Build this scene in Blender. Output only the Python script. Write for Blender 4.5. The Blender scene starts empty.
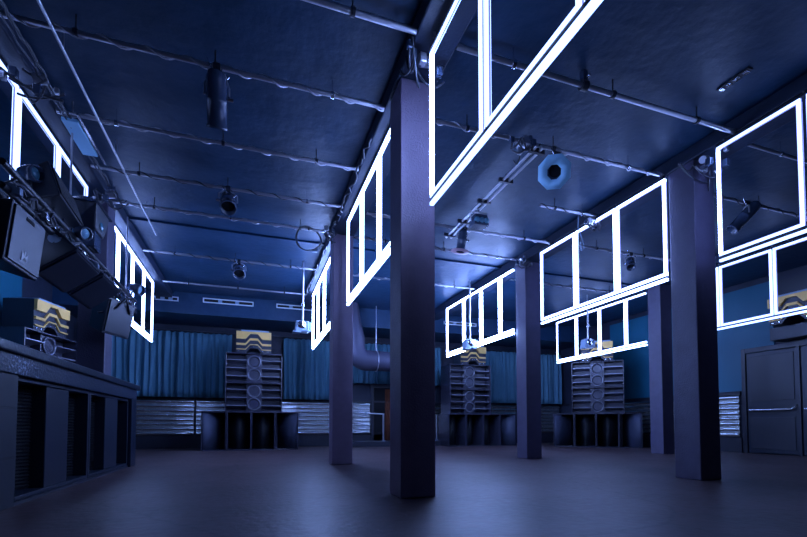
import bpy, bmesh, math, random
from mathutils import Vector, Matrix, Euler
random.seed(7)
C = bpy.context.scene.collection
PI = math.pi
CEIL = 4.30

# ------------------------------------------------------------------ materials
def mat(name, col, rough=.6, metal=0., emit=None, estr=0., noise=None, bump=0., bscale=40., spec=.5, nscale=3.):
    m = bpy.data.materials.new(name); m.use_nodes = True
    nt = m.node_tree; b = nt.nodes['Principled BSDF']
    b.inputs['Base Color'].default_value = (*col, 1)
    b.inputs['Roughness'].default_value = rough
    b.inputs['Metallic'].default_value = metal
    b.inputs['Specular IOR Level'].default_value = spec
    if emit:
        b.inputs['Emission Color'].default_value = (*emit, 1)
        b.inputs['Emission Strength'].default_value = estr
    if noise or bump:
        tc = nt.nodes.new('ShaderNodeTexCoord')
    if noise:
        n = nt.nodes.new('ShaderNodeTexNoise'); n.inputs['Scale'].default_value = nscale
        n.inputs['Detail'].default_value = 6; n.inputs['Roughness'].default_value = .65
        r = nt.nodes.new('ShaderNodeValToRGB')
        r.color_ramp.elements[0].position = .3; r.color_ramp.elements[1].position = .7
        r.color_ramp.elements[0].color = (*col, 1); r.color_ramp.elements[1].color = (*noise, 1)
        nt.links.new(tc.outputs['Object'], n.inputs['Vector'])
        nt.links.new(n.outputs['Fac'], r.inputs['Fac'])
        nt.links.new(r.outputs['Color'], b.inputs['Base Color'])
    if bump:
        n2 = nt.nodes.new('ShaderNodeTexNoise'); n2.inputs['Scale'].default_value = bscale
        n2.inputs['Detail'].default_value = 4
        bp = nt.nodes.new('ShaderNodeBump'); bp.inputs['Strength'].default_value = bump
        bp.inputs['Distance'].default_value = .02
        nt.links.new(tc.outputs['Object'], n2.inputs['Vector'])
        nt.links.new(n2.outputs['Fac'], bp.inputs['Height'])
        nt.links.new(bp.outputs['Normal'], b.inputs['Normal'])
    return m

M = dict(
    ceiling=mat('ceiling_paint', (.008, .034, .076), .45, noise=(.021, .058, .120), bump=.45, bscale=7, nscale=1.6, spec=.3),
    beam=mat('beam_paint', (.014, .026, .056), .55, bump=.15),
    wall=mat('wall_black', (.018, .024, .045), .6, noise=(.026, .034, .06), bump=.2, bscale=14),
    blue=mat('blue_panel', (.008, .12, .20), .5, noise=(.012, .14, .225), nscale=.8),
    floor=None,
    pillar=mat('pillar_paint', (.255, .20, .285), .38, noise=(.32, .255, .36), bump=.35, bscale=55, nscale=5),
    pillar_shaded=mat('shaded_pillar_paint', (.075, .068, .115), .4, noise=(.10, .09, .15), bump=.35, bscale=55, nscale=5),  # pillar paint darkened, shade of the less lit pillars put into the colour
    curtain=mat('curtain_cloth', (.085, .24, .34), .7, noise=(.11, .29, .40), nscale=2),
    black=mat('black_paint', (.022, .026, .04), .38, bump=.12, bscale=120),
    hung=mat('hung_cabinet_paint', (.011, .018, .036), .38, bump=.1, bscale=150),
    cab=mat('cabinet_paint', (.032, .033, .055), .27, spec=.8, bump=.1, bscale=150),
    flare=mat('flare_paint', (.045, .055, .095), .6),
    edge=mat('shelf_paint', (.30, .31, .38), .25, .5),
    dark=mat('dark_cavity', (.006, .007, .011), .9),
    grille=mat('grille_mesh', (.012, .015, .022), .5, bump=.6, bscale=260),
    metal=mat('pipe_metal', (.55, .56, .62), .3, .85, bump=.2, bscale=30),
    chrome=mat('bright_metal', (.75, .77, .82), .2, 1.),
    corr=mat('corrugated_tin', (.80, .84, .84), .27, 1.),
    gold=mat('gold_paint', (.95, .58, .17), .42, .1, noise=(.85, .5, .13), nscale=8),
    cable=mat('cable_rubber', (.06, .065, .085), .4),
    cone=mat('speaker_cone', (.045, .047, .07), .3),
    slab=mat('counter_lacquer', (.010, .017, .034), .28, bump=.15, bscale=30),
    fix=mat('fixture_enamel', (.05, .075, .13), .2, spec=.8),
    lens=mat('lens_glass', (.10, .30, .42), .08),
    vent=mat('vent_frame_paint', (.75, .8, .88), .4),
    palefix=mat('pale_fixture', (.28, .38, .52), .3),
    octo=mat('blue_enamel', (.36, .72, .95), .5),
    pink=mat('pink_flange', (.55, .35, .42), .4),
    brown=mat('brown_cloth', (.20, .055, .025), .8, noise=(.10, .03, .015), nscale=6),
    duct=mat('duct_skin', (.07, .07, .11), .5, .3, bump=.1, bscale=12),
    white=mat('white_print', (.8, .8, .8), .5),
)

def floor_mat():
    m = bpy.data.materials.new('floor_concrete'); m.use_nodes = True
    nt = m.node_tree; b = nt.nodes['Principled BSDF']
    tc = nt.nodes.new('ShaderNodeTexCoord')
    n = nt.nodes.new('ShaderNodeTexNoise'); n.inputs['Scale'].default_value = 1.1
    n.inputs['Detail'].default_value = 9; n.inputs['Roughness'].default_value = .68
    r = nt.nodes.new('ShaderNodeValToRGB')
    r.color_ramp.elements[0].position = .3; r.color_ramp.elements[0].color = (.085, .053, .055, 1)
    r.color_ramp.elements[1].position = .72; r.color_ramp.elements[1].color = (.215, .14, .145, 1)
    n3 = nt.nodes.new('ShaderNodeTexNoise'); n3.inputs['Scale'].default_value = 14
    n3.inputs['Detail'].default_value = 8
    mx = nt.nodes.new('ShaderNodeMixRGB'); mx.blend_type = 'MULTIPLY'; mx.inputs[0].default_value = .8
    v = nt.nodes.new('ShaderNodeTexVoronoi'); v.feature = 'DISTANCE_TO_EDGE'; v.inputs['Scale'].default_value = .28
    cr = nt.nodes.new('ShaderNodeValToRGB')
    cr.color_ramp.elements[0].position = .0; cr.color_ramp.elements[0].color = (.45, .45, .45, 1)
    cr.color_ramp.elements[1].position = .006; cr.color_ramp.elements[1].color = (1, 1, 1, 1)
    mx2 = nt.nodes.new('ShaderNodeMixRGB'); mx2.blend_type = 'MULTIPLY'; mx2.inputs[0].default_value = .8
    L = nt.links.new
    L(tc.outputs['Object'], n.inputs['Vector']); L(tc.outputs['Object'], n3.inputs['Vector'])
    ad = nt.nodes.new('ShaderNodeMixRGB'); ad.blend_type = 'ADD'; ad.inputs[0].default_value = .35
    L(tc.outputs['Object'], ad.inputs[1]); L(n.outputs['Color'], ad.inputs[2]); L(ad.outputs['Color'], v.inputs['Vector'])
    L(n.outputs['Fac'], r.inputs['Fac']); L(r.outputs['Color'], mx.inputs[1]); L(n3.outputs['Fac'], mx.inputs[2])
    L(v.outputs['Distance'], cr.inputs['Fac']); L(mx.outputs['Color'], mx2.inputs[1]); L(cr.outputs['Color'], mx2.inputs[2])
    L(mx2.outputs['Color'], b.inputs['Base Color'])
    rr = nt.nodes.new('ShaderNodeMapRange'); rr.inputs['To Min'].default_value = .3; rr.inputs['To Max'].default_value = .55; b.inputs['Specular IOR Level'].default_value = .5
    L(n3.outputs['Fac'], rr.inputs['Value']); L(rr.outputs['Result'], b.inputs['Roughness'])
    bp = nt.nodes.new('ShaderNodeBump'); bp.inputs['Strength'].default_value = .22; bp.inputs['Distance'].default_value = .02
    L(n3.outputs['Fac'], bp.inputs['Height']); L(bp.outputs['Normal'], b.inputs['Normal'])
    return m
M['floor'] = floor_mat()

def scuffed_mat():
    # lacquer with small pale paint chips
    m = mat('scuffed_lacquer', (.025, .035, .065), .3, bump=.3, bscale=35)
    nt = m.node_tree; b = nt.nodes['Principled BSDF']
    tc = nt.nodes.new('ShaderNodeTexCoord')
    n = nt.nodes.new('ShaderNodeTexNoise'); n.inputs['Scale'].default_value = 38; n.inputs['Detail'].default_value = 3
    n2 = nt.nodes.new('ShaderNodeTexNoise'); n2.inputs['Scale'].default_value = 1.3
    mu = nt.nodes.new('ShaderNodeMath'); mu.operation = 'MULTIPLY'
    r = nt.nodes.new('ShaderNodeValToRGB')
    r.color_ramp.elements[0].position = .375; r.color_ramp.elements[0].color = (.022, .032, .058, 1)
    r.color_ramp.elements[1].position = .41; r.color_ramp.elements[1].color = (.30, .38, .5, 1)
    L = nt.links.new
    L(tc.outputs['Object'], n.inputs['Vector']); L(tc.outputs['Object'], n2.inputs['Vector'])
    L(n.outputs['Fac'], mu.inputs[0]); L(n2.outputs['Fac'], mu.inputs[1]); L(mu.outputs[0], r.inputs['Fac'])
    L(r.outputs['Color'], b.inputs['Base Color'])
    return m
M['scuff'] = scuffed_mat()

def block_mat():
    m = mat('painted_blocks', (.04, .055, .09), .5)
    nt = m.node_tree; b = nt.nodes['Principled BSDF']
    tc = nt.nodes.new('ShaderNodeTexCoord'); mp = nt.nodes.new('ShaderNodeMapping')
    mp.inputs['Rotation'].default_value = (PI/2, 0, PI/2)
    br = nt.nodes.new('ShaderNodeTexBrick'); br.inputs['Scale'].default_value = 1
    br.inputs['Brick Width'].default_value = .42; br.inputs['Row Height'].default_value = .21
    br.inputs['Mortar Size'].default_value = .012
    br.inputs['Color1'].default_value = (.011, .016, .028, 1); br.inputs['Color2'].default_value = (.009, .013, .023, 1)
    br.inputs['Mortar'].default_value = (.006, .008, .014, 1)
    bp = nt.nodes.new('ShaderNodeBump'); bp.inputs['Strength'].default_value = .6; bp.inputs['Distance'].default_value = .01
    L = nt.links.new
    L(tc.outputs['Object'], mp.inputs['Vector']); L(mp.outputs['Vector'], br.inputs['Vector'])
    L(br.outputs['Color'], b.inputs['Base Color']); L(br.outputs['Fac'], bp.inputs['Height']); bp.invert = True
    L(bp.outputs['Normal'], b.inputs['Normal'])
    return m
M['block'] = block_mat()

# ------------------------------------------------------------------ mesh builder
class MB:
    def __init__(s): s.bm = bmesh.new(); s.sm = set()
    def _add(s, vs, fs, smooth=False, mx=None):
        bv = [s.bm.verts.new(mx @ Vector(v) if mx else Vector(v)) for v in vs]
        for f in fs:
            try:
                ff = s.bm.faces.new([bv[i] for i in f]); ff.smooth = smooth
            except ValueError: pass
        return s
    def box(s, x0, x1, y0, y1, z0, z1, mx=None):
        v = [(x, y, z) for x in (x0, x1) for y in (y0, y1) for z in (z0, z1)]
        return s._add(v, [(0,1,3,2),(4,6,7,5),(0,4,5,1),(2,3,7,6),(0,2,6,4),(1,5,7,3)], False, mx)
    def hexa(s, pts, mx=None):   # 8 points, same order as box
        return s._add(pts, [(0,1,3,2),(4,6,7,5),(0,4,5,1),(2,3,7,6),(0,2,6,4),(1,5,7,3)], False, mx)
    def cyl(s, p0, p1, r0, r1=None, n=12, cap=True, smooth=True):
        r1 = r0 if r1 is None else r1
        p0, p1 = Vector(p0), Vector(p1); d = (p1-p0).normalized()
        a = d.orthogonal().normalized(); b = d.cross(a)
        vs = []
        for p, r in ((p0, r0), (p1, r1)):
            for i in range(n):
                t = 2*PI*i/n; vs.append(p + (a*math.cos(t)+b*math.sin(t))*r)
        s._add(vs, [(i, (i+1) % n, n+(i+1) % n, n+i) for i in range(n)], smooth)
        if cap:
            s._add(vs[:n], [tuple(range(n))[::-1]]); s._add(vs[n:], [tuple(range(n))])
        return s
    def tube(s, pts, r, n=8, closed=False):
        pts = [Vector(p) for p in pts]; N = len(pts); rings = []
        prev = None
        for i, p in enumerate(pts):
            if closed: d = pts[(i+1) % N]-pts[i-1]
            else: d = pts[min(i+1, N-1)]-pts[max(i-1, 0)]
            d.normalize()
            if prev is None: a = d.orthogonal().normalized()
            else:
                a = prev - d*prev.dot(d)
                a = a.normalized() if a.length > 1e-6 else d.orthogonal().normalized()
            prev = a; b = d.cross(a)
            rr = r[i] if isinstance(r, (list, tuple)) else r
            rings.append([p+(a*math.cos(2*PI*k/n)+b*math.sin(2*PI*k/n))*rr for k in range(n)])
        vs = [v for rg in rings for v in rg]; fs = []
        for i in range(N if closed else N-1):
            j = (i+1) % N
            for k in range(n):
                fs.append((i*n+k, i*n+(k+1) % n, j*n+(k+1) % n, j*n+k))
        s._add(vs, fs, True)
        if not closed:
            s._add(rings[0], [tuple(range(n))[::-1]]); s._add(rings[-1], [tuple(range(n))])
        return s
    def lathe(s, prof, o, d, n=24):   # prof: (radius, along d)
        o, d = Vector(o), Vector(d).normalized(); a = d.orthogonal().normalized(); b = d.cross(a)
        vs = []
        for r, h in prof:
            for k in range(n):
                t = 2*PI*k/n; vs.append(o+d*h+(a*math.cos(t)+b*math.sin(t))*max(r, 1e-4))
        fs = [(i*n+k, i*n+(k+1) % n, (i+1)*n+(k+1) % n, (i+1)*n+k) for i in range(len(prof)-1) for k in range(n)]
        return s._add(vs, fs, True)
    def prism(s, poly, y0, y1, mx=None):  # poly in (x,z), extruded along y
        n = len(poly)
        vs = [(x, y0, z) for x, z in poly]+[(x, y1, z) for x, z in poly]
        fs = [tuple(range(n)), tuple(range(2*n-1, n-1, -1))]+[(i, i+n, (i+1) % n+n, (i+1) % n) for i in range(n)]
        return s._add(vs, fs, False, mx)
    def grid(s, fn, nu, nv, smooth=True):
        vs = [fn(i/nu, j/nv) for i in range(nu+1) for j in range(nv+1)]
        w = nv+1
        return s._add(vs, [(i*w+j, (i+1)*w+j, (i+1)*w+j+1, i*w+j+1) for i in range(nu) for j in range(nv)], smooth)
    def build(s, name, m, parent=None, bevel=0, solid=0, loc=None):
        bmesh.ops.recalc_face_normals(s.bm, faces=s.bm.faces)
        me = bpy.data.meshes.new(name); s.bm.to_mesh(me); s.bm.free()
        me.materials.append(M[m] if isinstance(m, str) else m)
        o = bpy.data.objects.new(name, me); C.objects.link(o)
        if parent: o.parent = parent
        if loc: o.location = loc
        if solid:
            md = o.modifiers.new('solid', 'SOLIDIFY'); md.thickness = solid; md.offset = 0
        if bevel:
            md = o.modifiers.new('bevel', 'BEVEL'); md.width = bevel; md.segments = 2; md.limit_method = 'ANGLE'
        return o

def tag(o, label, cat, group=None):
    o['label'] = label; o['category'] = cat; o['kind'] = 'thing'
    if group: o['group'] = group
    return o
def thing(name, label, cat, loc=(0, 0, 0), rz=0, group=None):
    o = bpy.data.objects.new(name, None); C.objects.link(o)
    o.location = loc; o.rotation_euler = (0, 0, rz); o.empty_display_size = .1
    return tag(o, label, cat, group)
def struct(o): o['kind'] = 'structure'; return o
def copy_thing(src, loc, rz, label, group=None):
    def rec(o, par):
        c = o.copy(); C.objects.link(c)
        if par: c.parent = par
        for ch in list(o.children): rec(ch, c)
        return c
    r = rec(src, None); r.location = loc; r.rotation_euler = (0, 0, rz); r['label'] = label
    if group: r['group'] = group
    return r
def catenary(p, q, sag, n=14):
    p, q = Vector(p), Vector(q)
    return [p.lerp(q, i/n)-Vector((0, 0, sag*4*(i/n)*(1-i/n))) for i in range(n+1)]
def wob(p, q, amp, n=10, seed=0):
    rnd = random.Random(seed); p, q = Vector(p), Vector(q)
    return [p.lerp(q, i/n)+(Vector((rnd.uniform(-1, 1), rnd.uniform(-1, 1), rnd.uniform(-1, 1)))*amp if 0 < i < n else Vector()) for i in range(n+1)]

# ------------------------------------------------------------------ room shell
XL, XR, YN, YB = -4.75, 11.75, -3.0, 14.65
struct(MB().box(XL-.2, XR+.2, YN-.2, YB+.2, -.2, 0).build('floor', 'floor'))
struct(MB().box(XL-.2, XR+.2, YN-.2, YB+.2, CEIL, CEIL+.2).build('ceiling', 'ceiling'))
struct(MB().box(XL-.2, XR+.2, YB, YB+.2, 0, CEIL).build('wall_back', 'wall'))
struct(MB().box(XL-.2, XL, YN, YB, 0, CEIL).build('wall_left', 'wall'))
struct(MB().box(XR, XR+.2, YN, YB, 0, CEIL).build('wall_right', 'wall'))
struct(MB().box(XL-.2, XR+.2, YN-.2, YN, 0, CEIL).build('wall_front', 'wall'))
struct(MB().box(XL, XR, 13.1, YB, 3.72, CEIL).build('trim_1', 'ceiling'))           # bulkhead over the curtains
struct(MB().box(XL, XR, YB-.05, YB, 0, .37).build('baseboard_back', 'black'))
struct(MB().box(XR-.04, XR, 7.75, YB-.05, 0, .37).build('baseboard_right', 'black'))
struct(MB().box(XL, XR, YB-.06, YB, 1.47, 1.53).build('trim_2', 'black'))
struct(MB().box(XR-.05, XR, 7.75, YB-.06, 1.47, 1.54).build('trim_3', 'black'))
# rows
PX = [-2.27, 1.515, 5.51, 9.49]
for k, x in enumerate(PX):
    struct(MB().box(x-.2, x+.2, YN, 13.1, 4.12, CEIL).build('trim_%d' % (4+k), 'beam', bevel=.015))
# shallow ceiling joints: plasterboard battens across each bay
k = 8
for (xa, xb) in ((PX[0]+.2, PX[1]-.2), (PX[1]+.2, PX[2]-.2), (PX[2]+.2, PX[3]-.2)):
    mb = MB()
    struct(mb.box(xa, xb, 8.62, 8.74, CEIL-.035, CEIL).build('trim_%d' % k, 'ceiling')); k += 1

# blue wall sheets
def wall_sheet(x, y0, y1, z0, z1, label, side):
    o = MB().box(-.02, .02, y0, y1, z0, z1).build('blue_wall_panel', 'blue', bevel=.004, loc=(x, 0, 0))
    return tag(o, label, 'wall panel', 'blue wall panels')
wall_sheet(XL+.022, 8.3, 11.5, 1.4, 4.2, 'flat blue panel on the left wall beyond the black counter', 'l')
wall_sheet(XL+.022, 4.6, 8.26, 1.4, 4.2, 'flat blue panel at left picture edge behind the hanging speakers', 'l')
wall_sheet(XR-.022, 6.95, 9.3, 1.56, 4.15, 'flat blue panel on the right wall beside the black double door', 'r')
wall_sheet(XR-.022, 9.34, 12.0, 1.56, 4.15, 'flat blue panel on the right wall beside the corner speaker stack', 'r')

# corrugated tin dado
def corrugated(a, b, axis, label):
    z0, z1, nw, amp = .38, 1.465, 8, .05
    if axis == 'x':
        f = lambda u, v: (a+(b-a)*u, YB-.045-amp*abs(math.sin(v*nw*PI))+.005*math.sin(u*abs(b-a)*5+math.floor(v*8)*2.1), z0+(z1-z0)*v)
    else:
        f = lambda u, v: (XR-.03-amp*abs(math.sin(v*nw*PI))+.005*math.sin(u*abs(b-a)*5+math.floor(v*8)*2.1), a+(b-a)*u, z0+(z1-z0)*v)
    o = MB().grid(f, 40, nw*16).build('corrugated_wall_panel', 'corr')
    tag(o, label, 'wall panel', 'corrugated tin sheets round the wall base')
corrugated(-4.5, -1.66, 'x', 'corrugated tin sheet below the curtain, between counter end and leftmost speaker stack')
corrugated(-1.60, .75, 'x', 'corrugated tin sheet directly behind the leftmost speaker stack')
corrugated(.78, 3.80, 'x', 'corrugated tin sheet on the back wall left of the small doorway')
corrugated(5.05, 7.30, 'x', 'corrugated tin sheet left of the middle speaker stack, right of the nearest pillar')
corrugated(7.34, 9.60, 'x', 'corrugated tin sheet just right of the middle speaker stack')
corrugated(9.64, 11.6, 'x', 'corrugated tin sheet left of the corner speaker stack')
corrugated(7.78, 9.32, 'y', 'corrugated tin sheet on the right wall beside the black double door')
corrugated(9.36, 12.2, 'y', 'corrugated tin sheet on the right wall beside the corner speaker stack')

# curtains
def curtain(x0, x1, label, z0=1.52, z1=3.46, seed=1):
    rnd = random.Random(seed); ph = [rnd.uniform(0, 6.28) for _ in range(4)]
    def f(u, v):
        x = x0+(x1-x0)*u
        a = .055*math.sin(x*2*PI/.17+ph[0]+.5*math.sin(x*3+ph[1]))+.05*math.sin(x*2*PI/.47+ph[2]+math.sin(x*2))+.012*math.sin(x*2*PI/.07+v*2)
        a *= (.75+.35*(1-v))
        z = z0+(z1-z0)*v
        if v > .99: z += .02*math.sin(x*2*PI/.17+ph[0])
        return (x+.012*math.sin(v*5+x*7), 14.42+a, z)
    o = MB().grid(f, int((x1-x0)/.014), 8).build('curtain', 'curtain', solid=.006)
    tag(o, label, 'curtain', 'pleated blue curtains along the back wall')
curtain(-4.5, -2.15, 'pleated blue curtain at the back left, seen past the counter end', seed=1)
curtain(-2.13, -.62, 'pleated blue curtain immediately left of the leftmost speaker stack', seed=2)
curtain(.92, 3.0, 'pleated blue curtain immediately right of the leftmost speaker stack', seed=3)
curtain(3.02, 6.4, 'pleated blue curtain above the small doorway, behind the round duct', z0=2.1, seed=4)
curtain(8.25, 9.75, 'pleated blue curtain immediately right of the middle speaker stack', seed=5)
curtain(9.78, 11.6, 'pleated blue curtain left of the corner speaker stack', seed=6)
rail = MB()
rail.cyl((-4.5, 14.42, 3.50), (11.6, 14.42, 3.50), .018)
tag(rail.build('curtain_rail', 'black'), 'thin dark rail carrying the blue curtains along the back wall', 'curtain rail')

# bulkhead vents
def vent(x0, x1, z0, z1, label):
    t = thing('air_vent', label, 'vent', ((x0+x1)/2, 13.1, z0), 0, 'slot vents on the back bulkhead')
    w, h = (x1-x0)/2, z1-z0
    fr = MB(); fr.box(-w, w, -.03, 0, 0, .025); fr.box(-w, w, -.03, 0, h-.025, h)
    fr.box(-w, -w+.03, -.03, 0, 0, h); fr.box(w-.03, w, -.03, 0, 0, h)
    fr.build('frame', 'vent', t)
    MB().box(-w+.03, w-.03, -.006, -.001, .025, h-.025).build('backing', 'dark', t)
    n = 3
    for i in range(1, n):
        x = -w+2*w*i/n
        MB().box(x-.05, x+.05, -.026, -.007, .03, h-.03).build('damper', 'palefix', t)
vent(-2.5, -1.92, 4.03, 4.15, 'slot vent on the back bulkhead at far left, partly behind glowing frame')
vent(-1.32, .0, 4.06, 4.19, 'long slot vent on the back bulkhead above the leftmost speaker stack')
vent(.62, 1.85, 4.08, 4.20, 'slot vent on the back bulkhead above the pole-mounted lamp near the far centre frame')
vent(5.9, 7.1, 4.0, 4.11, 'slot vent on the back bulkhead above the middle speaker stack')

# ------------------------------------------------------------------ pillars
def pillar(x, y, label, s=.36, z0=0, m='pillar_shaded'):
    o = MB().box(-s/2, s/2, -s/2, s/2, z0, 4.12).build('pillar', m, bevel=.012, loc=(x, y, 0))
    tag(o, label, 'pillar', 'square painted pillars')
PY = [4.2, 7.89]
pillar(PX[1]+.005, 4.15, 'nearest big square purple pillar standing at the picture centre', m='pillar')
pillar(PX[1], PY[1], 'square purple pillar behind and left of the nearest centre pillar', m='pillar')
pillar(PX[2], PY[0], 'shaded square pillar at right, between the two large glowing frames')
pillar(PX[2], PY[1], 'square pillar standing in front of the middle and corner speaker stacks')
pillar(PX[3], 8.12, 'shaded square pillar half hidden directly behind the big right pillar')
pillar(-2.3, PY[1], 'shaded square pillar rising out of the black counter behind its truss', z0=1.387)

# ------------------------------------------------------------------ glowing frames
LED = {}
def led_mats(k):
    if k not in LED:
        LED[k] = (mat('led_light_%g' % k, (.8, .85, 1), .4, emit=(.28, .43, 1.0), estr=k),
                  mat('led_halo_%g' % k, (.5, .5, .8), .6, emit=(.30, .32, .85), estr=min(1., k*.12)))  # dim violet emission added as a halo round the tubes
    return LED[k]
def light_frame(x, ys, label, ztop=4.05, zbot=2.745, open_end=False, power=20., powers=None, end_power=None):
    """ys: pane limits from the far end to the near end"""
    t = thing('light_frame', label, 'light frame', (x, ys[0], zbot-.07), 0, 'glowing white window frames hung between pillars')
    z0, z1 = .07, ztop-zbot+.07
    TW, gap = (.015, .028) if powers else (.018, .016)     # tube half-width, half the gap between panes
    for i in range(len(ys)-1):
        led, halo = led_mats(powers[i] if powers else power)
        a, b = ys[i]-ys[0], ys[i+1]-ys[0]
        a -= gap if i else 0; b += gap if i < len(ys)-2 else 0
        pn = MB()
        pn.box(-TW, TW, b, a, z0-TW, z0+TW)
        pn.box(-TW, TW, b, a, z1-TW, z1+TW)
        if i == 0 and end_power:
            et = MB().box(-TW, TW, a-2*TW, a, z0+TW, z1-TW).build('end_tube', led_mats(end_power)[0], t)
        else: pn.box(-TW, TW, a-2*TW, a, z0+TW, z1-TW)
        if not (open_end and i == len(ys)-2):
            pn.box(-TW, TW, b, b+2*TW, z0+TW, z1-TW)
        pane = pn.build('light_pane', led, t)
        S, D = TW*1.75, TW*.3      # made-up violet glow edge round the core, imitates lens bloom
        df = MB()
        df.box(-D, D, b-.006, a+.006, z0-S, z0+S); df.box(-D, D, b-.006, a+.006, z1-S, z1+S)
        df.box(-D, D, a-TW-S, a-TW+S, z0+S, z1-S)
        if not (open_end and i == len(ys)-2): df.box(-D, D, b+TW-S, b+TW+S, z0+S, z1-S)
        df.build('glow_halo', halo, pane)
    L = ys[-1]-ys[0]
    MB().box(-TW*1.1, TW*1.1, L, 0, -TW*.9, TW*.9).build('bottom_tube', led_mats(powers[-1] if powers else power)[0], t)
    MB().box(-.024, .024, L, 0, z1+TW, z1+TW+.028).build('top_rail', 'black', t)
    MB().box(-.009, .009, L, 0, TW, z0-TW).build('bottom_rail', 'black', t)
    n = len(ys)
    for i in range(n):
        y = ys[i]-ys[0]+(-.08 if i == 0 else .08 if i == n-1 else 0)
        top = 4.12-(zbot-.07)
        if top > z1+TW+.03:
            MB().cyl((0, y, z1+TW+.02), (0, y, top), .008, n=6).build('hanger', 'metal', t)
light_frame(1.46, [3.49, 2.55, 1.60, 1.30], 'huge glowing window frame beside the nearest pillar, running out of the top edge', ztop=3.97, zbot=2.70, powers=[4.5, 4., 4.], end_power=65.)
light_frame(1.46, [7.06, 6.08, 5.17, 4.42], 'glowing four-bar frame between the two centre pillars, just left of the nearest', power=14.)
light_frame(1.46, [11.45, 10.5, 9.55, 8.65, 8.10], 'small far glowing frame beyond the second centre pillar, over the back floor', open_end=True, power=64.)
light_frame(5.31, [3.70, 2.81, 1.9], 'large glowing frame at the right picture edge, beside the big right pillar', powers=[4.5, 4.], end_power=32.)
light_frame(5.31, [7.15, 6.18, 5.27, 4.41], 'large three-pane glowing frame spanning between the two right-hand pillars', power=14.)
light_frame(5.31, [11.55, 10.47, 9.54, 8.66, 8.12], 'glowing frame in front of the middle speaker stack gold top', open_end=True, power=64.)
light_frame(9.30, [11.75, 10.84, 9.9, 8.97, 8.34], 'glowing frame in front of the corner speaker stack, seen below the large three-pane frame', open_end=True, ztop=4.0, zbot=2.77, power=14.)
light_frame(9.30, [7.45, 6.51, 5.5, 4.45], 'glowing frame seen below the right-edge large frame, above the black double door', ztop=4.02, zbot=2.79, power=4.)
light_frame(PX[0], [7.27, 6.29, 5.32, 4.40], 'glowing frame at far left above the hanging speakers and truss', ztop=4.07, power=4.)
light_frame(PX[0], [11.7, 10.8, 9.85, 8.86, 8.2], 'narrow glowing frame at the far left beyond the end of the truss', ztop=4.07, power=20.)

# ------------------------------------------------------------------ ceiling pipes
def pipe_x(x0, x1, y, label, z=4.14, cable=True, r=.022, seed=0):
    t = thing('ceiling_pipe', label, 'pipe', (x0, y, z), 0, 'metal pipes under the ceiling')
    L = x1-x0
    MB().cyl((0, 0, 0), (L, 0, 0), r).build('pipe', 'metal', t)
    if cable:
        n = int(L/.03)
        MB().tube([(L*i/n, .030*math.cos(i*.55+seed), .030*math.sin(i*.55+seed)-.004) for i in range(n+1)], .008, 5).build('cable', 'metal' if seed % 2 else 'cable', t)
    m = max(2, int(L/1.1))
    for i in range(m):
        x = L*(i+.5)/m
        cl = MB(); cl.cyl((x-.018, 0, 0), (x+.018, 0, 0), r+.012); cl.cyl((x, 0, r), (x, 0, CEIL-z), .007, n=6)
        cl.build('clamp', 'chrome' if (i+seed) % 3 == 0 else 'black', t)
bl = (PX[0]+.2, PX[1]-.2); bc = (PX[1]+.2, PX[2]-.2); br_ = (PX[2]+.2, PX[3]-.2)
pipe_x(*bl, 3.48, 'bare ceiling pipe in the left bay meeting the top of the nearest pillar', cable=False, r=.026)
pipe_x(*bl, 4.46, 'ceiling pipe in the left bay that carries the hanging double-highlight spotlight', seed=1)
pipe_x(*bl, 5.68, 'second cable-wrapped pipe from the near spotlight in the left bay, carrying no lamp', seed=3)
pipe_x(*bl, 6.76, 'left bay ceiling pipe with the spotlight that points at the viewer', seed=4)
pipe_x(*bl, 7.74, 'left bay ceiling pipe that holds the round coil of cable', seed=5)
pipe_x(*bl, 9.73, 'left bay ceiling pipe with the far small spotlight', seed=6)
pipe_x(PX[0]+.2, PX[1]-.2, 11.7, 'farthest plain ceiling pipe in the left bay before the back vents', cable=False)
pipe_x(*bc, 3.50, 'long bare ceiling pipe running from the nearest pillar to the big right pillar', cable=False, r=.026)
pipe_x(*bc, 4.46, 'cable-wrapped ceiling pipe beside the blue octagonal lamp', seed=7)
pipe_x(4.23, PX[2]-.2, 5.70, 'short stub of ceiling pipe above the large three-pane frame', seed=2)
pipe_x(*bc, 6.84, 'ceiling pipe carrying the spotlight with pink disc', seed=9)
pipe_x(*bc, 7.78, 'ceiling pipe ending at the top of the pillar before the middle stack', seed=10)
pipe_x(*bc, 9.82, 'far middle-bay ceiling pipe behind the pink disc spotlight', seed=11)
pipe_x(*br_, 3.60, 'bare ceiling pipe seen through the large frame at the right picture edge', cable=False)
pipe_x(*br_, 4.60, 'ceiling pipe in the right bay holding the tilted dark spotlight', seed=12)
pipe_x(*br_, 6.76, 'ceiling pipe in the right bay seen through the large three-pane frame', seed=13)
pipe_x(*br_, 8.9, 'far ceiling pipe in the right bay seen low through the large three-pane frame', seed=14)
def pipe_y(x, y0, y1, label, z, r=.013):
    t = thing('ceiling_pipe', label, 'pipe', (x, y0, z), 0, 'metal pipes under the ceiling')
    MB().cyl((0, 0, 0), (0, y1-y0, 0), r).build('pipe', 'metal', t)
    for i in range(4):
        y = (y1-y0)*(i+.5)/4
        MB().cyl((0, y, r), (0, y, CEIL-z), .006, n=6).build('hanger', 'metal', t)
pipe_y(-1.66, 2.2, 8.75, 'thin straight pipe running lengthwise along the left bay ceiling', 4.095)

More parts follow.
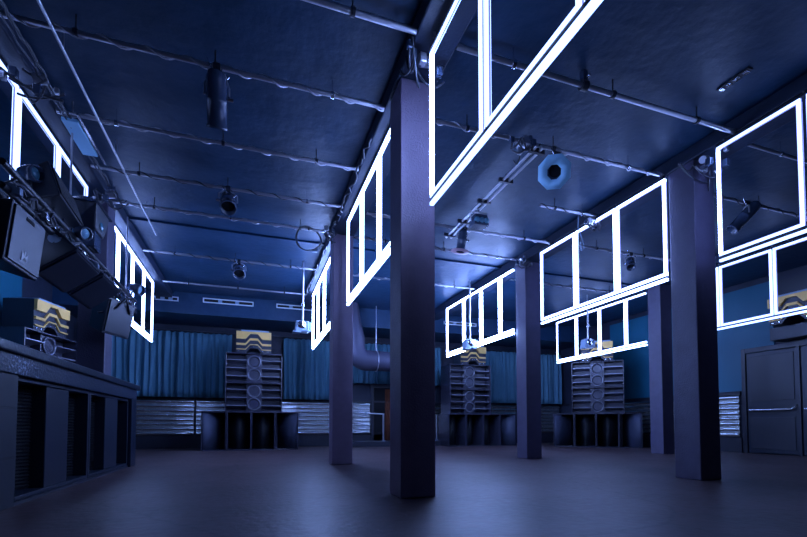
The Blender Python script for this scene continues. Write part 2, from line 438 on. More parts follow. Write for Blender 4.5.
# lengthwise twin pipe between two pipes of the middle bay
t = thing('pipe_ladder', 'short lengthwise twin pipe with cables beside the blue octagonal lamp', 'pipe', (3.28, 4.4, 4.09))
MB().cyl((-.045, 0, 0), (.0, 2.75, 0), .018).build('pipe', 'metal', t)
MB().cyl((.045, 0, .0), (.09, 2.75, 0), .018).build('pipe', 'metal', t)
MB().tube(wob((0, 0, .03), (.04, 2.7, .03), .03, 22, 3), .011, 6).build('cable', 'cable', t)
for y in (.1, .8, 1.4, 2.1, 2.65): MB().box(-.09, .12, y-.02, y+.02, -.026, .03).build('clamp', 'black', t)
# teal lamp clump on it
t = thing('effect_light', 'small dark effect lamp with teal lenses on the lengthwise twin pipe', 'stage light', (3.34, 6.05, 3.86))
b_ = MB(); b_.hexa([(-.13,-.10,-.05),(-.11,-.08,.13),(-.13,.10,-.05),(-.11,.08,.13),(.13,-.10,-.05),(.11,-.08,.13),(.13,.10,-.05),(.11,.08,.13)])
b_.build('body', 'fix', t, bevel=.02)
for i in range(3):
    MB().lathe([(0, .02), (.035, .012), (.045, 0), (.045, -.02)], (-.08+.08*i, -.10, .02), (0, -1, -.4), 14).build('lens', 'lens', t)
MB().tube([(-.14, 0, .03), (-.15, 0, .18), (.15, 0, .18), (.14, 0, .03)], .012, 6).build('yoke', 'metal', t)
MB().cyl((0, 0, .18), (0, 0, .23), .02).build('clamp', 'chrome', t)

# ------------------------------------------------------------------ spotlights
def spotlight(loc, d, r, L, label, flange=None, drop=0):
    """can pointing along d; loc = clamp point under its pipe"""
    t = thing('spotlight', label, 'spotlight', (loc[0], loc[1], loc[2]), 0, 'black can spotlights hung from the ceiling pipes')
    d = Vector(d).normalized(); c = Vector((0, 0, -.16-.25*r-drop))     # body centre
    o = c-d*L*.42
    MB().lathe([(0, -.02), (r*.55, -.02), (r*.8, .0), (r*.92, .03), (r, .05), (r, L*.45), (r*1.04, L*.46), (r*1.04, L*.5), (r, L*.51),
                (r, L*.93), (r*1.08, L*.94), (r*1.08, L), (r*.92, L), (r*.90, L*.72), (0, L*.70)], o, d, 28).build('can', 'fix', t)
    MB().lathe([(0, .02), (r*.5, .015), (r*.84, 0)], o+d*L*.74, d, 20).build('lens', 'dark', t)
    ax = d.cross(Vector((0, 0, 1))); ax = Vector((1, 0, 0)) if ax.length < .2 else ax.normalized()
    s = r*1.18
    MB().tube([c+ax*s, c+ax*s+Vector((0, 0, .1)), Vector((0, 0, -.05))+ax*s*.6, Vector((0, 0, -.04)), Vector((0, 0, -.05))-ax*s*.6, c-ax*s+Vector((0, 0, .1)), c-ax*s], .011, 6).build('yoke', 'metal', t)
    MB().cyl((-.03, 0, 0), (.03, 0, 0), .045, n=14).build('clamp', 'black', t)
    kb = MB(); kb.cyl(c+ax*s*.9, c+ax*(s+.04), .022, n=8); kb.build('knob', 'chrome', t)
    MB().tube(catenary((0.05, .0, .02), o+Vector((0, 0, .0)), .05, 10), .007, 5).build('cable', 'cable', t)
    MB().tube([(-.09, -.02, .06), (-.06, -.03, -.02), (0, -.05, -.09), (.08, -.04, -.13), (.11, -.02, -.08)], .008, 5).build('safety_wire', 'chrome', t)
    if flange == 'pink':
        MB().lathe([(r*1.02, L*.97), (r*2.1, L*.98), (r*2.15, L), (r*2.1, L+.015), (r*.95, L+.012)], o, d, 28).build('disc', 'pink', t)
    if flange == 'octo':
        R = r*2.35
        MB().lathe([(r*1.02, L*.96), (R, L*.96), (R, L+.012), (r*.98, L+.012), (r*1.02, L*.96)], o, d, 8).build('octagon_plate', 'octo', t)
    return t
spotlight((-.36, 4.46, 4.13), (.0, .55, -.83), .092, .46, 'near cylindrical spotlight hanging straight down from the left bay ceiling', drop=.10)
spotlight((-.37, 6.76, 4.13), (.05, -.62, -.78), .105, .34, 'spotlight in left bay with round dark mouth facing the viewer, second nearest')
spotlight((-.30, 9.73, 4.13), (.05, -.72, -.7), .115, .34, 'small far spotlight above the leftmost speaker stack')
spotlight((3.44, 6.84, 4.13), (-.1, .15, -.95), .075, .36, 'spotlight with a pale pink disc at its lower end', flange='pink')
t8 = spotlight((3.56, 4.46, 4.07), (-.62, -.52, -.58), .088, .30, 'lamp with a flat blue octagonal plate round its dark mouth', flange='octo')
spotlight((7.20, 4.60, 4.13), (-.55, .38, -.75), .085, .50, 'tilted dark spotlight seen through the large frame at the right edge')
spotlight((7.15, 6.76, 4.13), (-.4, -.45, -.7), .075, .28, 'small dark spotlight seen through the large three-pane frame, near its right end')

# small fixtures
t = thing('pipe_clamp', 'small upright clamp fitting on the long bare pipe, right of the huge frame', 'clamp', (3.14, 3.50, 4.14))
MB().cyl((-.035, 0, 0), (.035, 0, 0), .05, n=14).build('collar', 'black', t)
MB().box(-.03, .03, -.03, .03, .03, .15).build('bracket', 'fix', t, bevel=.008)
MB().cyl((0, -.05, .05), (0, -.09, .05), .015, n=8).build('bolt', 'chrome', t)

t = thing('cable_coil', 'round coil of cable hanging under the left bay ceiling near the second centre pillar', 'cable coil', (.90, 7.70, 4.02))
for j in range(3):
    MB().tube([(.21*math.cos(a)*(1+.03*j), .012*j+.05*math.sin(a*2), .0+.21*math.sin(a)*(1-.02*j)-.06) for a in [2*PI*i/28 for i in range(28)]], .010, 6, True).build('loop', 'cable', t)
MB().box(.05, .15, -.03, .03, -.29, -.25).build('plug', 'palefix', t, bevel=.008)
MB().cyl((0, .01, .14), (0, .04, .11), .02).build('tie', 'chrome', t)

def pole_lamp(x, y, zlamp, label):
    t = thing('pole_lamp', label, 'stage light', (x, y, zlamp), 0, 'boxy lamps on long ceiling poles')
    MB().cyl((0, 0, .10), (0, 0, CEIL-zlamp), .022).build('pole', 'metal', t)
    MB().cyl((0, 0, .45), (0, 0, .52), .034).build('collar', 'chrome', t)
    hd = MB(); hd.hexa([(-.17,-.12,-.12),(-.15,-.10,.12),(-.17,.14,-.12),(-.15,.12,.12),(.13,-.12,-.12),(.13,-.10,.12),(.13,.14,-.12),(.13,.12,.12)])
    hd.build('housing', 'palefix', t, bevel=.03)
    MB().lathe([(.0, .03), (.05, .025), (.075, .01), (.09, .0), (.09, -.03)], (-.03, -.125, .02), (0, -1, -.1), 20).build('lens', 'chrome', t)
    MB().box(.13, .18, -.08, .08, -.09, .10).build('side_cap', 'palefix', t, bevel=.015)
    MB().box(-.22, -.06, -.16, .08, -.155, -.12).build('bracket', 'palefix', t, bevel=.008)
pole_lamp(1.02, 9.73, 2.84, 'boxy pale lamp on a pole beside the small far centre frame')
pole_lamp(5.10, 9.73, 2.70, 'boxy pale lamp on a pole above the middle speaker stack')
pole_lamp(8.73, 9.73, 2.94, 'boxy pale lamp on a pole above the corner speaker stack')

# ceiling slot light near the top right
t = thing('ceiling_slot', 'small ceiling slot with bright dashes above the big right pillar', 'vent', (4.70, 3.08, CEIL))
MB().box(-.035, .035, -.16, .16, -.02, 0).build('plate', 'black', t, bevel=.004)
for y0, y1 in ((-.14, -.10), (-.06, .0), (.03, .07), (.10, .14)):
    MB().box(-.028, .028, y0, y1, -.03, -.02).build('louvre', 'chrome', t, bevel=.003)
# pale flat ceiling plate at left
t = thing('ceiling_plate', 'pale blue flat plate under the ceiling over the far left glowing frame', 'panel', (-1.93, 5.95, 4.04))
MB().box(-.08, .08, -.33, .33, -.02, .02).build('plate', 'octo', t, bevel=.006)
MB().box(.10, .125, -.45, .5, -.01, .015).build('edge_strip', 'chrome', t)
for y in (-.25, .25): MB().cyl((0, y, .02), (0, y, .26), .008, n=6).build('hanger', 'metal', t)

# tangles of cable and clamps where pipes meet the pillar tops
def tangle(x, y, z, label, seed, s=1.):
    rnd = random.Random(seed)
    t = thing('cable_tangle', label, 'cables', (x, y, z), 0, 'cable tangles at the pillar tops')
    for i in range(6):
        p = Vector((rnd.uniform(-.22, .22)*s, rnd.uniform(-.15, .1)*s, rnd.uniform(-.12, .08)*s))
        q = Vector((rnd.uniform(-.22, .22)*s, rnd.uniform(-.15, .15)*s, rnd.uniform(-.2, .05)*s))
        MB().tube(catenary(p, q, rnd.uniform(.03, .12), 10), rnd.uniform(.008, .013), 6).build('cable', 'cable', t)
    for i in range(5):
        p = Vector((rnd.uniform(-.2, .2)*s, rnd.uniform(-.15, .05)*s, rnd.uniform(-.15, .05)*s)); w = rnd.uniform(.018, .034)
        MB().box(p.x-w, p.x+w, p.y-w, p.y+w, p.z-w*1.4, p.z+w*1.4).build('connector', ('fix', 'metal', 'fix')[i % 3], t, bevel=.008)
    MB().cyl((-.05, 0, -.02), (.05, .02, .01), .045).build('clamp', 'metal', t)
tangle(PX[1]-.06, 3.62, 4.03, 'tangle of cables and plugs on top of the nearest centre pillar', 1)
tangle(PX[2]-.18, 3.86, 4.03, 'tangle of cables and clamps at the top of the big right pillar', 2, 1.5)
tangle(PX[1]-.28, 7.62, 4.08, 'small cable tangle at the top of the second centre pillar', 3, .7)
tangle(PX[2]-.3, 7.62, 4.08, 'small cable tangle atop the pillar before the middle stack', 4, .8)
tangle(5.25, 5.72, 4.08, 'cable tangle above the large three-pane frame at the short pipe stub', 5, .7)
tangle(-1.98, 7.25, 4.02, 'cable tangle above the truss beside the far left frame corner', 6, 1.2)
tangle(-1.97, 5.0, 4.02, 'cable tangle above the far left frame near the picture edge', 8, 1.2)
tangle(3.05, 4.46, 4.11, 'cable tangle where the lengthwise twin pipe starts, near the octagonal lamp', 7, .8)
tb = MB()
tb.tube(wob((-1.93, 3.5, 4.06), (-1.93, 7.4, 4.06), .012, 40, 9), .014, 6)
tb.tube(wob((-1.96, 3.5, 4.02), (-1.95, 7.4, 4.05), .014, 40, 12), .008, 6)
tag(tb.build('cable_run', 'cable'), 'loose twin cable run along the beam over the far left frame', 'cables')
tb = MB(); tb.tube(wob((1.28, 4.9, 4.07), (1.28, 7.5, 4.07), .03, 30, 5), .012, 6)
tag(tb.build('cable_run', 'cable'), 'cable run along the centre beam between the two centre pillars', 'cables')
tb = MB(); tb.tube(wob((1.28, 8.2, 4.07), (1.28, 11.6, 4.07), .03, 30, 6), .012, 6)
tag(tb.build('cable_run', 'cable'), 'cable run along the centre beam over the small far frame', 'cables')
tb = MB(); tb.tube([(4.98, 5.72, 4.1), (4.95, 5.7, 3.9), (5.05, 5.72, 3.72), (5.12, 5.75, 3.6), (5.05, 5.75, 3.55), (5.02, 5.73, 3.68)], .010, 6)
tag(tb.build('hanging_cable', 'palefix'), 'pale cable loop dangling by the large three-pane frame', 'cable')

# ------------------------------------------------------------------ speaker stacks
def driver(y, z, x, par, r=.163):
    d = MB(); d.lathe([(r, .0), (r, .03), (r*.9, .038), (r*.85, .02), (r*.8, .005), (r*.35, -.05), (r*.34, -.05), (r*.30, -.025), (r*.18, -.008), (0, -.002)], (x, y, z), (0, -1, 0), 28)
    dr = d.build('driver', 'cone', par)
    rg = MB(); rg.tube([(x+r*1.04*math.cos(a), y-.028, z+r*1.04*math.sin(a)) for a in [2*PI*i/28 for i in range(28)]], .010, 6, True)
    rg.build('ring', 'edge', dr)
def make_wide_cabinet():
    W, H, D = 1.5, .815, .75; w = W/2
    t = thing('speaker_cabinet', '', 'speaker', (0, 0, 0), 0, 'wide twin-driver speaker cabinets')
    b = MB(); T = .028
    b.box(-w, -w+T, 0, D, 0, H); b.box(w-T, w, 0, D, 0, H); b.box(-w+T, w-T, 0, D, 0, T); b.box(-w+T, w-T, 0, D, H-T, H)
    b.box(-w+T, w-T, D-.03, D, T, H-T); b.box(-w+T, w-T, .30, .33, T, H-T)
    b.build('body', 'cab', t, bevel=.006)
    col = MB(); col.box(-.205, .205, .10, .30, T, H-T); col.build('centre_baffle', 'cab', t, bevel=.01)
    for z in (.225, .585): driver(.10, z, 0, t)
    # slanted shelves each side
    for sx in (-1, 1):
        for z in (.175, .40, .62):
            x0, x1 = (sx*.19, sx*(w-T)) if sx > 0 else (sx*(w-T), sx*.19)
            s = MB(); s.hexa([(x0,.03,z-.012),(x0,.03,z+.012),(x0,.30,z-.075),(x0,.30,z-.05),(x1,.03,z-.012),(x1,.03,z+.012),(x1,.30,z-.075),(x1,.30,z-.05)])
            s.build('shelf', 'edge', t, bevel=.004)
        for z0 in (.06,):
            x0, x1 = (sx*.22, sx*(w-T-.02)) if sx > 0 else (sx*(w-T-.02), sx*.22)
            MB().box(x0, x1, .285, .298, T+.02, H-T-.02).build('back_panel', 'cone', t)
    return t
def chev(base, peak):
    return [(-.46, base), (-.22, base), (-.10, peak), (.10, peak), (.22, base), (.46, base)]
def make_horn():
    t = thing('horn_speaker', '', 'speaker', (0, 0, 0), 0, 'gold chevron horn speakers')
    body = MB(); body.prism(chev(.0, .13)+[(.46, .60), (-.46, .60)], .06, .62); body.build('body', 'black', t, bevel=.006)
    g = MB(); g.prism(chev(.385, .535)+[(.46, .595), (-.46, .595)], .0, .062); g.build('gold_band', 'gold', t, bevel=.004)
    g = MB(); g.prism(chev(.215, .355)+chev(.27, .415)[::-1], .02, .062); g.build('gold_band', 'gold', t, bevel=.004)
    g = MB(); g.prism(chev(.09, .225)+chev(.115, .25)[::-1], .03, .062); g.build('gold_band', 'gold', t, bevel=.003)
    l = MB(); l.box(-.34, .40, .05, .60, .60, .645); l.build('lid', 'palefix', t, bevel=.01)
    for i in range(7):
        x = -.40+i*.13
        z = .02 if abs(x) > .22 else .15
        MB().cyl((x, .06, z+.03), (x, .05, z+.03), .014, n=8).build('bolt', 'chrome', t)
    return t
def make_bin(kind):
    """folded bass horn: 0 plain mouth, 1 wing with a curved panel opening to the right, -1 to the left"""
    W, H, D = .63, 1.06, .85; w = W/2; T = .024
    t = thing('bass_bin', '', 'speaker', (0, 0, 0), 0, 'floor-standing bass horn bins')
    b = MB(); b.box(-w, -w+T, 0, D, 0, H); b.box(w-T, w, 0, D, 0, H); b.box(-w+T, w-T, 0, D, 0, T); b.box(-w+T, w-T, 0, D, H-T, H); b.box(-w+T, w-T, D-.02, D, T, H-T)
    b.build('body', 'cab', t, bevel=.005)
    if kind:
        k = kind
        f = lambda u, v: (k*(-w+T+.004+(W-2*T-.10)*u), .03+.72*(u**2.2), T+.002+(H-2*T-.004)*v)
        MB().grid(f, 14, 2).build('horn_panel', 'flare', t, solid=.018)
    else:
        f = lambda u, v: (-w+T+.004+(W-2*T-.008)*u, .34+.40*abs(2*u-1)**1.5, T+.002+(H-2*T-.004)*v)
        MB().grid(f, 14, 2).build('horn_panel', 'grille', t, solid=.018)
    return t

protos = {'cab': make_wide_cabinet(), 'horn': make_horn(), 0: make_bin(0), 1: make_bin(1), -1: make_bin(-1)}
used = set()
def place(key, loc, rz, label):
    if key not in used:
        used.add(key); o = protos[key]; o.location = loc; o.rotation_euler = (0, 0, rz); o['label'] = label; return o
    return copy_thing(protos[key], loc, rz, label)
def stack(cx, cy, rz, name, bins, cab_x=0, horn_x=0, words=('leftmost', 'second from left', 'second from right', 'rightmost')):
    R = Matrix.Rotation(rz, 4, 'Z')
    def at(x, y, z): v = R @ Vector((x, y, 0)); return (cx+v.x, cy+v.y, z)
    n = len(bins)
    for i, k in enumerate(bins):
        place(k, at((i-(n-1)/2)*.636, 0, 0), rz, ('%s bass bin under the %s' % (words[i], name)) if n > 1 else 'bass bin on the floor under the %s' % name)
    place('cab', at(cab_x, .03, 1.062), rz, 'lower wide dark cabinet of the %s' % name)
    place('cab', at(cab_x, .03, 1.880), rz, 'upper wide dark cabinet of the %s' % name)
    place('horn', at(horn_x, 0.0, 2.698), rz, 'gold and black chevron horn on top of the %s' % name)
stack(-.02, 12.85, 0, 'leftmost back-wall speaker stack', [1, 0, 0, -1], .06, .04)
stack(7.27, 12.95, 0, 'middle back-wall speaker stack', [0, 0, 0, -1], -.45, -.34)
stack(10.13, 11.0, -math.radians(45), 'corner speaker stack at the far right', [1, 0, 0, -1], .05, .05)
struct(MB().box(XL+.02, -3.7, 9.6, 11.4, 0, .86).build('trim_21', 'black'))
RZ = math.radians(76)
place('cab', (-3.76, 10.5, .862), RZ, 'lower wide dark cabinet mostly hidden behind the black counter')
place('cab', (-3.76, 10.5, 1.679), RZ, 'upper wide dark cabinet showing just above the black counter')
place('horn', (-3.76, 10.5, 2.496), RZ, 'gold and black chevron horn above the black counter at far left')

# ------------------------------------------------------------------ small doorway, step, rails, duct
def door_frame(name, x0, x1, y, h, leaf):
    t = bpy.data.objects.new(name, None); C.objects.link(t); t.location = (x0, y, 0); t['kind'] = 'structure'
    w = x1-x0
    f = MB(); f.box(-.10, 0, -.08, 0, 0, h+.12); f.box(w, w+.10, -.08, 0, 0, h+.12); f.box(0, w, -.08, 0, h, h+.12)
    f.build('frame', 'black', t, bevel=.006)
    MB().box(0, w, -.03, -.005, .0, h).build('panel', 'dark', t)
    f = lambda u, v: (w*(.42+.5*u), -.05+.015*math.sin(u*30), .05+(h-.1)*v)
    MB().grid(f, 40, 2).build('inner_curtain', 'brown', t, solid=.004)
door_frame('door_1', 3.94, 4.90, YB-.02, 1.98, 'brown')
struct(MB().box(3.0, 6.45, 13.62, YB-.06, 0, .17).build('trim_20', 'black', bevel=.01))
def hand_rail(x, y, label, arm):
    t = thing('hand_rail', label, 'railing', (x, y, .17), 0, 'metal handrails on the low step')
    MB().cyl((0, 0, 0), (0, 0, .90), .03).build('post', 'metal', t)
    MB().cyl((0, 0, .88), (arm, 0, .91), .022).build('bar', 'metal', t)
    MB().lathe([(0, -.06), (.05, -.045), (.065, 0), (.05, .045), (0, .06)], (arm, 0, .91), (1, 0, 0), 14).build('knob', 'palefix', t)
    MB().cyl((0, 0, 0), (0, 0, .02), .07).build('base', 'palefix', t)
hand_rail(4.04, 13.75, 'metal handrail with round knob in front of the small doorway', -.58)
hand_rail(6.05, 14.05, 'metal handrail just right of the nearest pillar, by the middle stack', -.55)
# duct elbow
pts = [(2.72, 12.7, 4.28), (2.76, 12.7, 3.7), (2.84, 12.7, 3.25)]
for i in range(8):
    a = PI+PI/2*i/7; pts.append((3.20+.36*math.cos(a), 12.7, 3.02+.40*math.sin(a)))
pts += [(3.6, 12.7, 2.62), (4.5, 12.7, 2.60), (4.75, 12.78, 2.60), (4.9, 13.0, 2.60), (4.95, 13.4, 2.60), (4.95, 14.3, 2.60)]
t = thing('air_duct', 'round dark air duct bending from ceiling to horizontal behind the centre pillars', 'duct', (0, 0, 0))
MB().tube(pts, [.22, .27, .31]+[.31]*8+[.30]*6, 20).build('duct', 'duct', t)
for x in (3.5, 4.3): MB().tube([(x, 12.7+.31*math.cos(a), 2.615+.31*math.sin(a)) for a in [2*PI*i/20 for i in range(20)]], .014, 6, True).build('band', 'metal', t)
for x in (3.5, 4.3): MB().cyl((x, 12.7, 2.92), (x, 12.7, 4.29), .010, n=6).build('hanger', 'metal', t)

# ------------------------------------------------------------------ right wall double door with push bar
t = bpy.data.objects.new('door_2', None); C.objects.link(t); t.location = (XR, 7.68, 0); t['kind'] = 'structure'
fr = MB(); fr.box(-.09, -.001, -.10, 0, 0, 2.6); fr.box(-.09, -.001, -2.45, -2.35, 0, 2.6); fr.box(-.09, -.001, -2.35, -.10, 2.48, 2.6)
fr.build('frame', 'black', t, bevel=.008)
for a, b in ((-.11, -1.20), (-1.26, -2.34)):
    lf = MB(); lf.box(-.06, -.01, b, a, .02, 2.47); lfo = lf.build('leaf', 'hung', t, bevel=.006)
    MB().box(-.075, -.06, b+.07, a-.07, 1.28, 2.38).build('upper_panel', 'black', lfo, bevel=.006)
    MB().box(-.075, -.06, b+.07, a-.07, .12, .88).build('lower_panel', 'black', lfo, bevel=.006)
    pb = MB(); pb.cyl((-.15, b+.10, 1.06), (-.15, a-.10, 1.06), .024); pb.cyl((-.06, b+.10, 1.06), (-.15, b+.10, 1.06), .02); pb.cyl((-.06, a-.10, 1.06), (-.15, a-.10, 1.06), .02)
    pb.tube([(-.15, b+.10, 1.06), (-.12, b+.03, 1.13), (-.07, b+.02, 1.16)], .022, 8)
    pb.build('push_bar', 'chrome', lfo)
MB().box(-.10, -.06, -1.26, -1.20, 0, 2.48).build('mullion', 'hung', t, bevel=.005)
# horn above it, on a wall cabinet
t = thing('wall_cabinet', 'black cabinet mounted on the right wall above the double door', 'cabinet', (XR, 6.20, 2.64))
MB().box(-.40, -.001, -.62, .62, 0, .30).build('body', 'black', t, bevel=.01)
MB().box(-.412, -.40, -.58, .58, .03, .27).build('front_panel', 'hung', t, bevel=.006)
MB().box(-.05, -.003, -.62, .62, .30, 1.46).build('backboard', 'black', t)
ho = place('horn', (XR-.72, 6.20, 2.945), -PI/2, 'gold and black chevron horn above the black double door on the right wall')

# ------------------------------------------------------------------ black counter at left with built-in bass bins
CX = -1.90
t = thing('counter', 'long black lacquered counter along the left side with grilles in its front', 'counter', (CX, 2.2, 0))
Y = lambda y: y-2.2
MB().box(-1.0, .04, 0, Y(8.80), 1.30, 1.385).build('counter_top', 'slab', t, bevel=.012)
MB().box(-.10, .0, 0, Y(8.72), 1.13, 1.30).build('fascia', 'scuff', t, bevel=.008)
MB().box(-.95, -.90, 0, Y(8.72), 0, 1.30).build('back_panel', 'black', t)
MB().box(-.90, -.02, 0, Y(4.68), 0, 1.13).build('block_wall', 'block', t, bevel=.006)
MB().box(-.90, .0, Y(8.40), Y(8.72), 0, 1.13).build('end_post', 'slab', t, bevel=.01)
MB().box(-.90, -.04, Y(4.68), Y(8.40), 0, .03).build('plinth', 'black', t)
def sub(y0, lens, label):
    L = sum(lens)+.12
    s = thing('built_in_subwoofer', label, 'speaker', (CX-.05, y0, .032), 0, 'double bass speakers built into the counter')
    H = 1.09
    f = MB(); f.box(-.80, .0, 0, .05, 0, H); f.box(-.80, .0, L-.05, L, 0, H); f.box(-.80, .0, .05, L-.05, 0, .04); f.box(-.80, .0, .05, L-.05, H-.035, H); f.box(-.80, -.76, .05, L-.05, .04, H-.035)
    f.build('frame', 'hung', s, bevel=.005)
    y = .06
    for i, w in enumerate(lens):
        if i == 1: MB().box(-.30, -.015, y, y+w, .04, H-.035).build('front_panel', 'hung', s, bevel=.008)
        else:
            g = MB()
            fn = lambda u, v, y=y, w=w: (-.14-.10*math.sin(u*PI)-.008*math.sin(v*60*PI), y+w*u, .042+(H-.08)*v)
            g.grid(fn, 6, 180); g.build('grille', 'grille', s)
        y += w
    return s
sub(4.70, (.60, .57, .56), 'nearer built-in double bass speaker in the counter front')
sub(6.56, (.62, .60, .50), 'farther built-in double bass speaker in the counter front, by its end post')

# ------------------------------------------------------------------ truss over the counter with hung speakers
t = thing('lighting_truss', 'black lighting truss running lengthwise above the counter', 'truss', (-1.92, 4.3, 2.62))
L = 4.25
for (x, z) in ((0, .19), (0, 0), (-.2, .1)):
    MB().cyl((x, 0, z), (x, L, z), .030).build('chord', 'black', t)
lc = MB(); n = 16
for i in range(n):
    a, b = L*i/n, L*(i+1)/n
    lc.cyl((0, a, .19 if i % 2 else 0), (0, b, 0 if i % 2 else .19), .011, n=6)
    lc.cyl((0, a, .19 if i % 2 else 0), (-.2, b, .1), .011, n=6)
lc.build('lacing', 'black', t)
for y in (1.55, 3.9): MB().cyl((-.06, y, .19), (-.06, y, 1.5), .012, n=6).build('hanger', 'metal', t)
tb = MB()
tb.tube(wob((.03, .1, .10), (.02, 4.2, .10), .05, 46, 21), .013, 6); tb.tube(wob((.03, .1, .02), (.02, 4.2, .03), .05, 46, 22), .010, 6)
tb.build('cable', 'cable', t)
def coupler(y, z=2.62, n=0): 
    pass
for i, (y, z) in enumerate(((.12, .02), (.62, .04), (.95, -.06), (1.55, -.02), (2.05, .06), (2.75, .05), (3.3, .0), (3.85, .05))):
    cb = MB(); cb.cyl((.02, y-.03, z), (.02, y+.03, z), .048, n=12); cb.box(.03, .09, y-.035, y+.02, z-.045, z+.02)
    cb.build('coupler', 'chrome' if i % 2 else 'palefix', t, bevel=.006)

def hung_speaker(loc, label, size=(.5, .6, .55), rot=(0, 0, 0), mark=False, yoke=False, taper=.72, grille=False, hang=None):
    """front faces local +x"""
    t = thing('hanging_speaker', label, 'speaker', loc, 0, 'dark speakers hung from the truss')
    t.rotation_euler = rot
    d, w, h = size; w /= 2; h /= 2
    b = MB(); k = taper
    b.hexa([(-d, -w*k, -h*k), (-d, -w*k, h*k), (-d, w*k, -h*k), (-d, w*k, h*k), (0, -w, -h), (0, -w, h), (0, w, -h), (0, w, h)])
    b.build('cabinet', 'hung', t, bevel=.015)
    MB().box(.001, .016, -w+.03, w-.03, -h+.03, h-.03).build('front_grille', 'grille' if grille else 'hung', t, bevel=.004)
    if mark:
        MB().box(.017, .021, -.09, .05, .17, .20).build('handle_slot', 'dark', t)
        m = MB(); c = (-.03, -.14)
        m._add([(.022, c[0]-.05, c[1]+.05), (.022, c[0], c[1]), (.022, c[0]-.05, c[1]-.05)], [(0, 1, 2)])
        m._add([(.022, c[0]+.05, c[1]+.035), (.022, c[0], c[1]), (.022, c[0]+.05, c[1]-.035)], [(0, 1, 2)])
        m._add([(.022, c[0]-.012, c[1]+.05), (.022, c[0]+.012, c[1]+.05), (.022, c[0]+.006, c[1]), (.022, c[0]-.006, c[1])], [(0, 1, 2, 3)])
        m.build('logo', 'white', t)
    if yoke:
        MB().tube([(-.1, -w-.02, 0), (.03, -w*.5, h*.5), (.03, 0, h+.06), (.03, w*.5, h*.5), (-.1, w+.02, 0)], .014, 6).build('yoke', 'black', t)
    if hang:
        inv = Euler(rot).to_matrix().inverted()
        for dy in (-.12, .12):
            MB().cyl(inv @ Vector((-.1, dy, .0)), inv @ Vector((hang[0], dy, hang[1])), .014, n=6).build('bracket', 'black', t)
    return t
hung_speaker((-1.90, 4.68, 2.30), 'large dark speaker with small white mark hanging at the left picture edge', (.5, .60, .52), (0, math.radians(6), 0), mark=True, hang=(0, .3))
hung_speaker((-1.86, 5.55, 2.33), 'dark down-tilted speaker under the truss, next to the white-marked one', (.45, .74, .46), (0, math.radians(52), 0), hang=(-.1, .24))
hung_speaker((-1.86, 6.38, 2.35), 'second down-tilted dark speaker under the truss, right of the first', (.45, .72, .46), (0, math.radians(52), 0), hang=(-.1, .2))
hung_speaker((-1.86, 7.40, 2.25), 'blue-grey speaker with V-shaped bracket at the far end of the truss', (.28, .56, .52), (0, math.radians(12), math.radians(-22)), yoke=True, hang=(-.08, .36))
# monitor wedge and box lamp standing on the truss
hung_speaker((-1.86, 5.42, 3.08), 'tilted speaker with speckled grille standing on top of the truss', (.34, .82, .34), (0, math.radians(-18), math.radians(4)), grille=True, hang=(-.06, -.27))
t = thing('moving_head_light', 'hooded dark lamp standing on the truss below the far left frame corner', 'stage light', (-1.92, 6.25, 2.98))
MB().box(-.10, .10, -.12, .12, -.14, .07).build('base', 'fix', t, bevel=.012)
hd = MB(); hd.hexa([(-.13,-.20,.06),(-.15,-.24,.36),(-.13,.16,.06),(-.15,.26,.36),(.12,-.16,.06),(.15,-.24,.36),(.12,.16,.06),(.15,.26,.36)]); hd.build('housing', 'hung', t, bevel=.02)
hd = MB(); hd.hexa([(-.16,-.26,.36),(-.05,-.14,.46),(-.16,.30,.36),(-.05,.12,.46),(.18,-.26,.36),(.06,-.14,.46),(.18,.34,.36),(.06,.12,.46)]); hd.build('hood', 'fix', t, bevel=.02)
MB().lathe([(0, .02), (.04, .015), (.055, 0)], (.135, 0, .16), (1, 0, .1), 16).build('lens', 'lens', t)
t = thing('truss_lamp', 'small round blue-lensed lamp clipped on the truss', 'stage light', (-1.83, 5.78, 2.86))
MB().lathe([(0, -.12), (.05, -.12), (.07, -.04), (.075, .06), (.06, .06), (.055, .03)], (0, 0, 0), (.8, -.5, -.3), 18).build('can', 'fix', t)
MB().lathe([(0, .05), (.05, .04), (.06, .03)], (0, 0, 0), (.8, -.5, -.3), 16).build('lens', 'octo', t)
MB().cyl((-.05, 0, .02), (-.09, 0, -.03), .016, n=6).build('bracket', 'black', t)
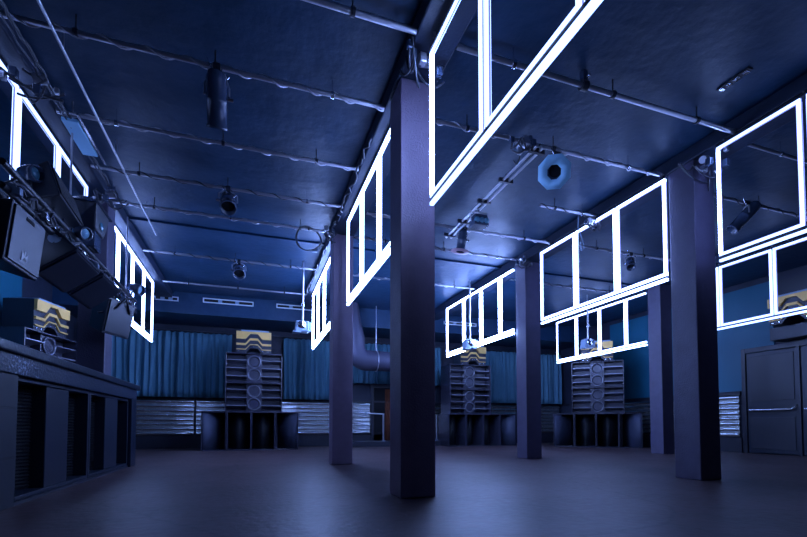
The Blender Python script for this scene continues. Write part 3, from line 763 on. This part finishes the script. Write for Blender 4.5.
t = thing('truss_lamp', 'small dark lamp near the truss end beside the narrow far left frame', 'stage light', (-1.84, 8.25, 2.90))
MB().lathe([(0, -.12), (.06, -.12), (.08, -.04), (.09, .10), (.07, .10), (.065, .05)], (0, 0, 0.05), (.8, -.4, -.3), 18).build('can', 'fix', t)
MB().lathe([(0, .07), (.05, .06), (.07, .05)], (0, 0, 0.05), (.8, -.4, -.3), 16).build('lens', 'octo', t)
MB().cyl((-.05, 0, .03), (-.08, 0, -.07), .018, n=6).build('bracket', 'black', t)
t = thing('par_lamp', 'short round lamp hanging behind the truss top, left of the speckled speaker', 'stage light', (-2.02, 5.02, 3.05))
MB().lathe([(0, -.10), (.05, -.10), (.07, -.03), (.08, .08), (.065, .08), (.06, .04), (0, .03)], (0, 0, 0.04), (.85, -.4, -.1), 20).build('can', 'fix', t)
MB().cyl((0, 0, -.03), (0, 0, -.26), .016, n=6).build('stem', 'black', t)
MB().lathe([(.0, .06), (.04, .055), (.06, .04)], (0, 0, .04), (.85, -.4, -.1), 16).build('lens', 'lens', t)

# ------------------------------------------------------------------ world, camera, view
w = bpy.data.worlds.new('World'); bpy.context.scene.world = w; w.use_nodes = True
w.node_tree.nodes['Background'].inputs[0].default_value = (.02, .03, .06, 1)
w.node_tree.nodes['Background'].inputs[1].default_value = .2
cam = bpy.data.cameras.new('Camera'); co = bpy.data.objects.new('Camera', cam); C.objects.link(co)
co.location = (0, 0, .7); co.rotation_euler = (PI/2+.0381, 0, -.3315)
cam.sensor_width = 36; cam.lens = 36*439.55/807; cam.shift_y = (408.14-268.5)/807
cam.clip_start = .05
sc = bpy.context.scene; sc.camera = co
vs = sc.view_settings; vs.view_transform = 'Standard'; vs.look = 'None'; vs.gamma = 1; vs.use_curve_mapping = False
vs.exposure = 0
sc.cycles.use_denoising = True
sc.cycles.max_bounces = 6; sc.cycles.diffuse_bounces = 4; sc.cycles.glossy_bounces = 3
sc.cycles.sample_clamp_indirect = 4
sc.cycles.caustics_reflective = False; sc.cycles.caustics_refractive = False
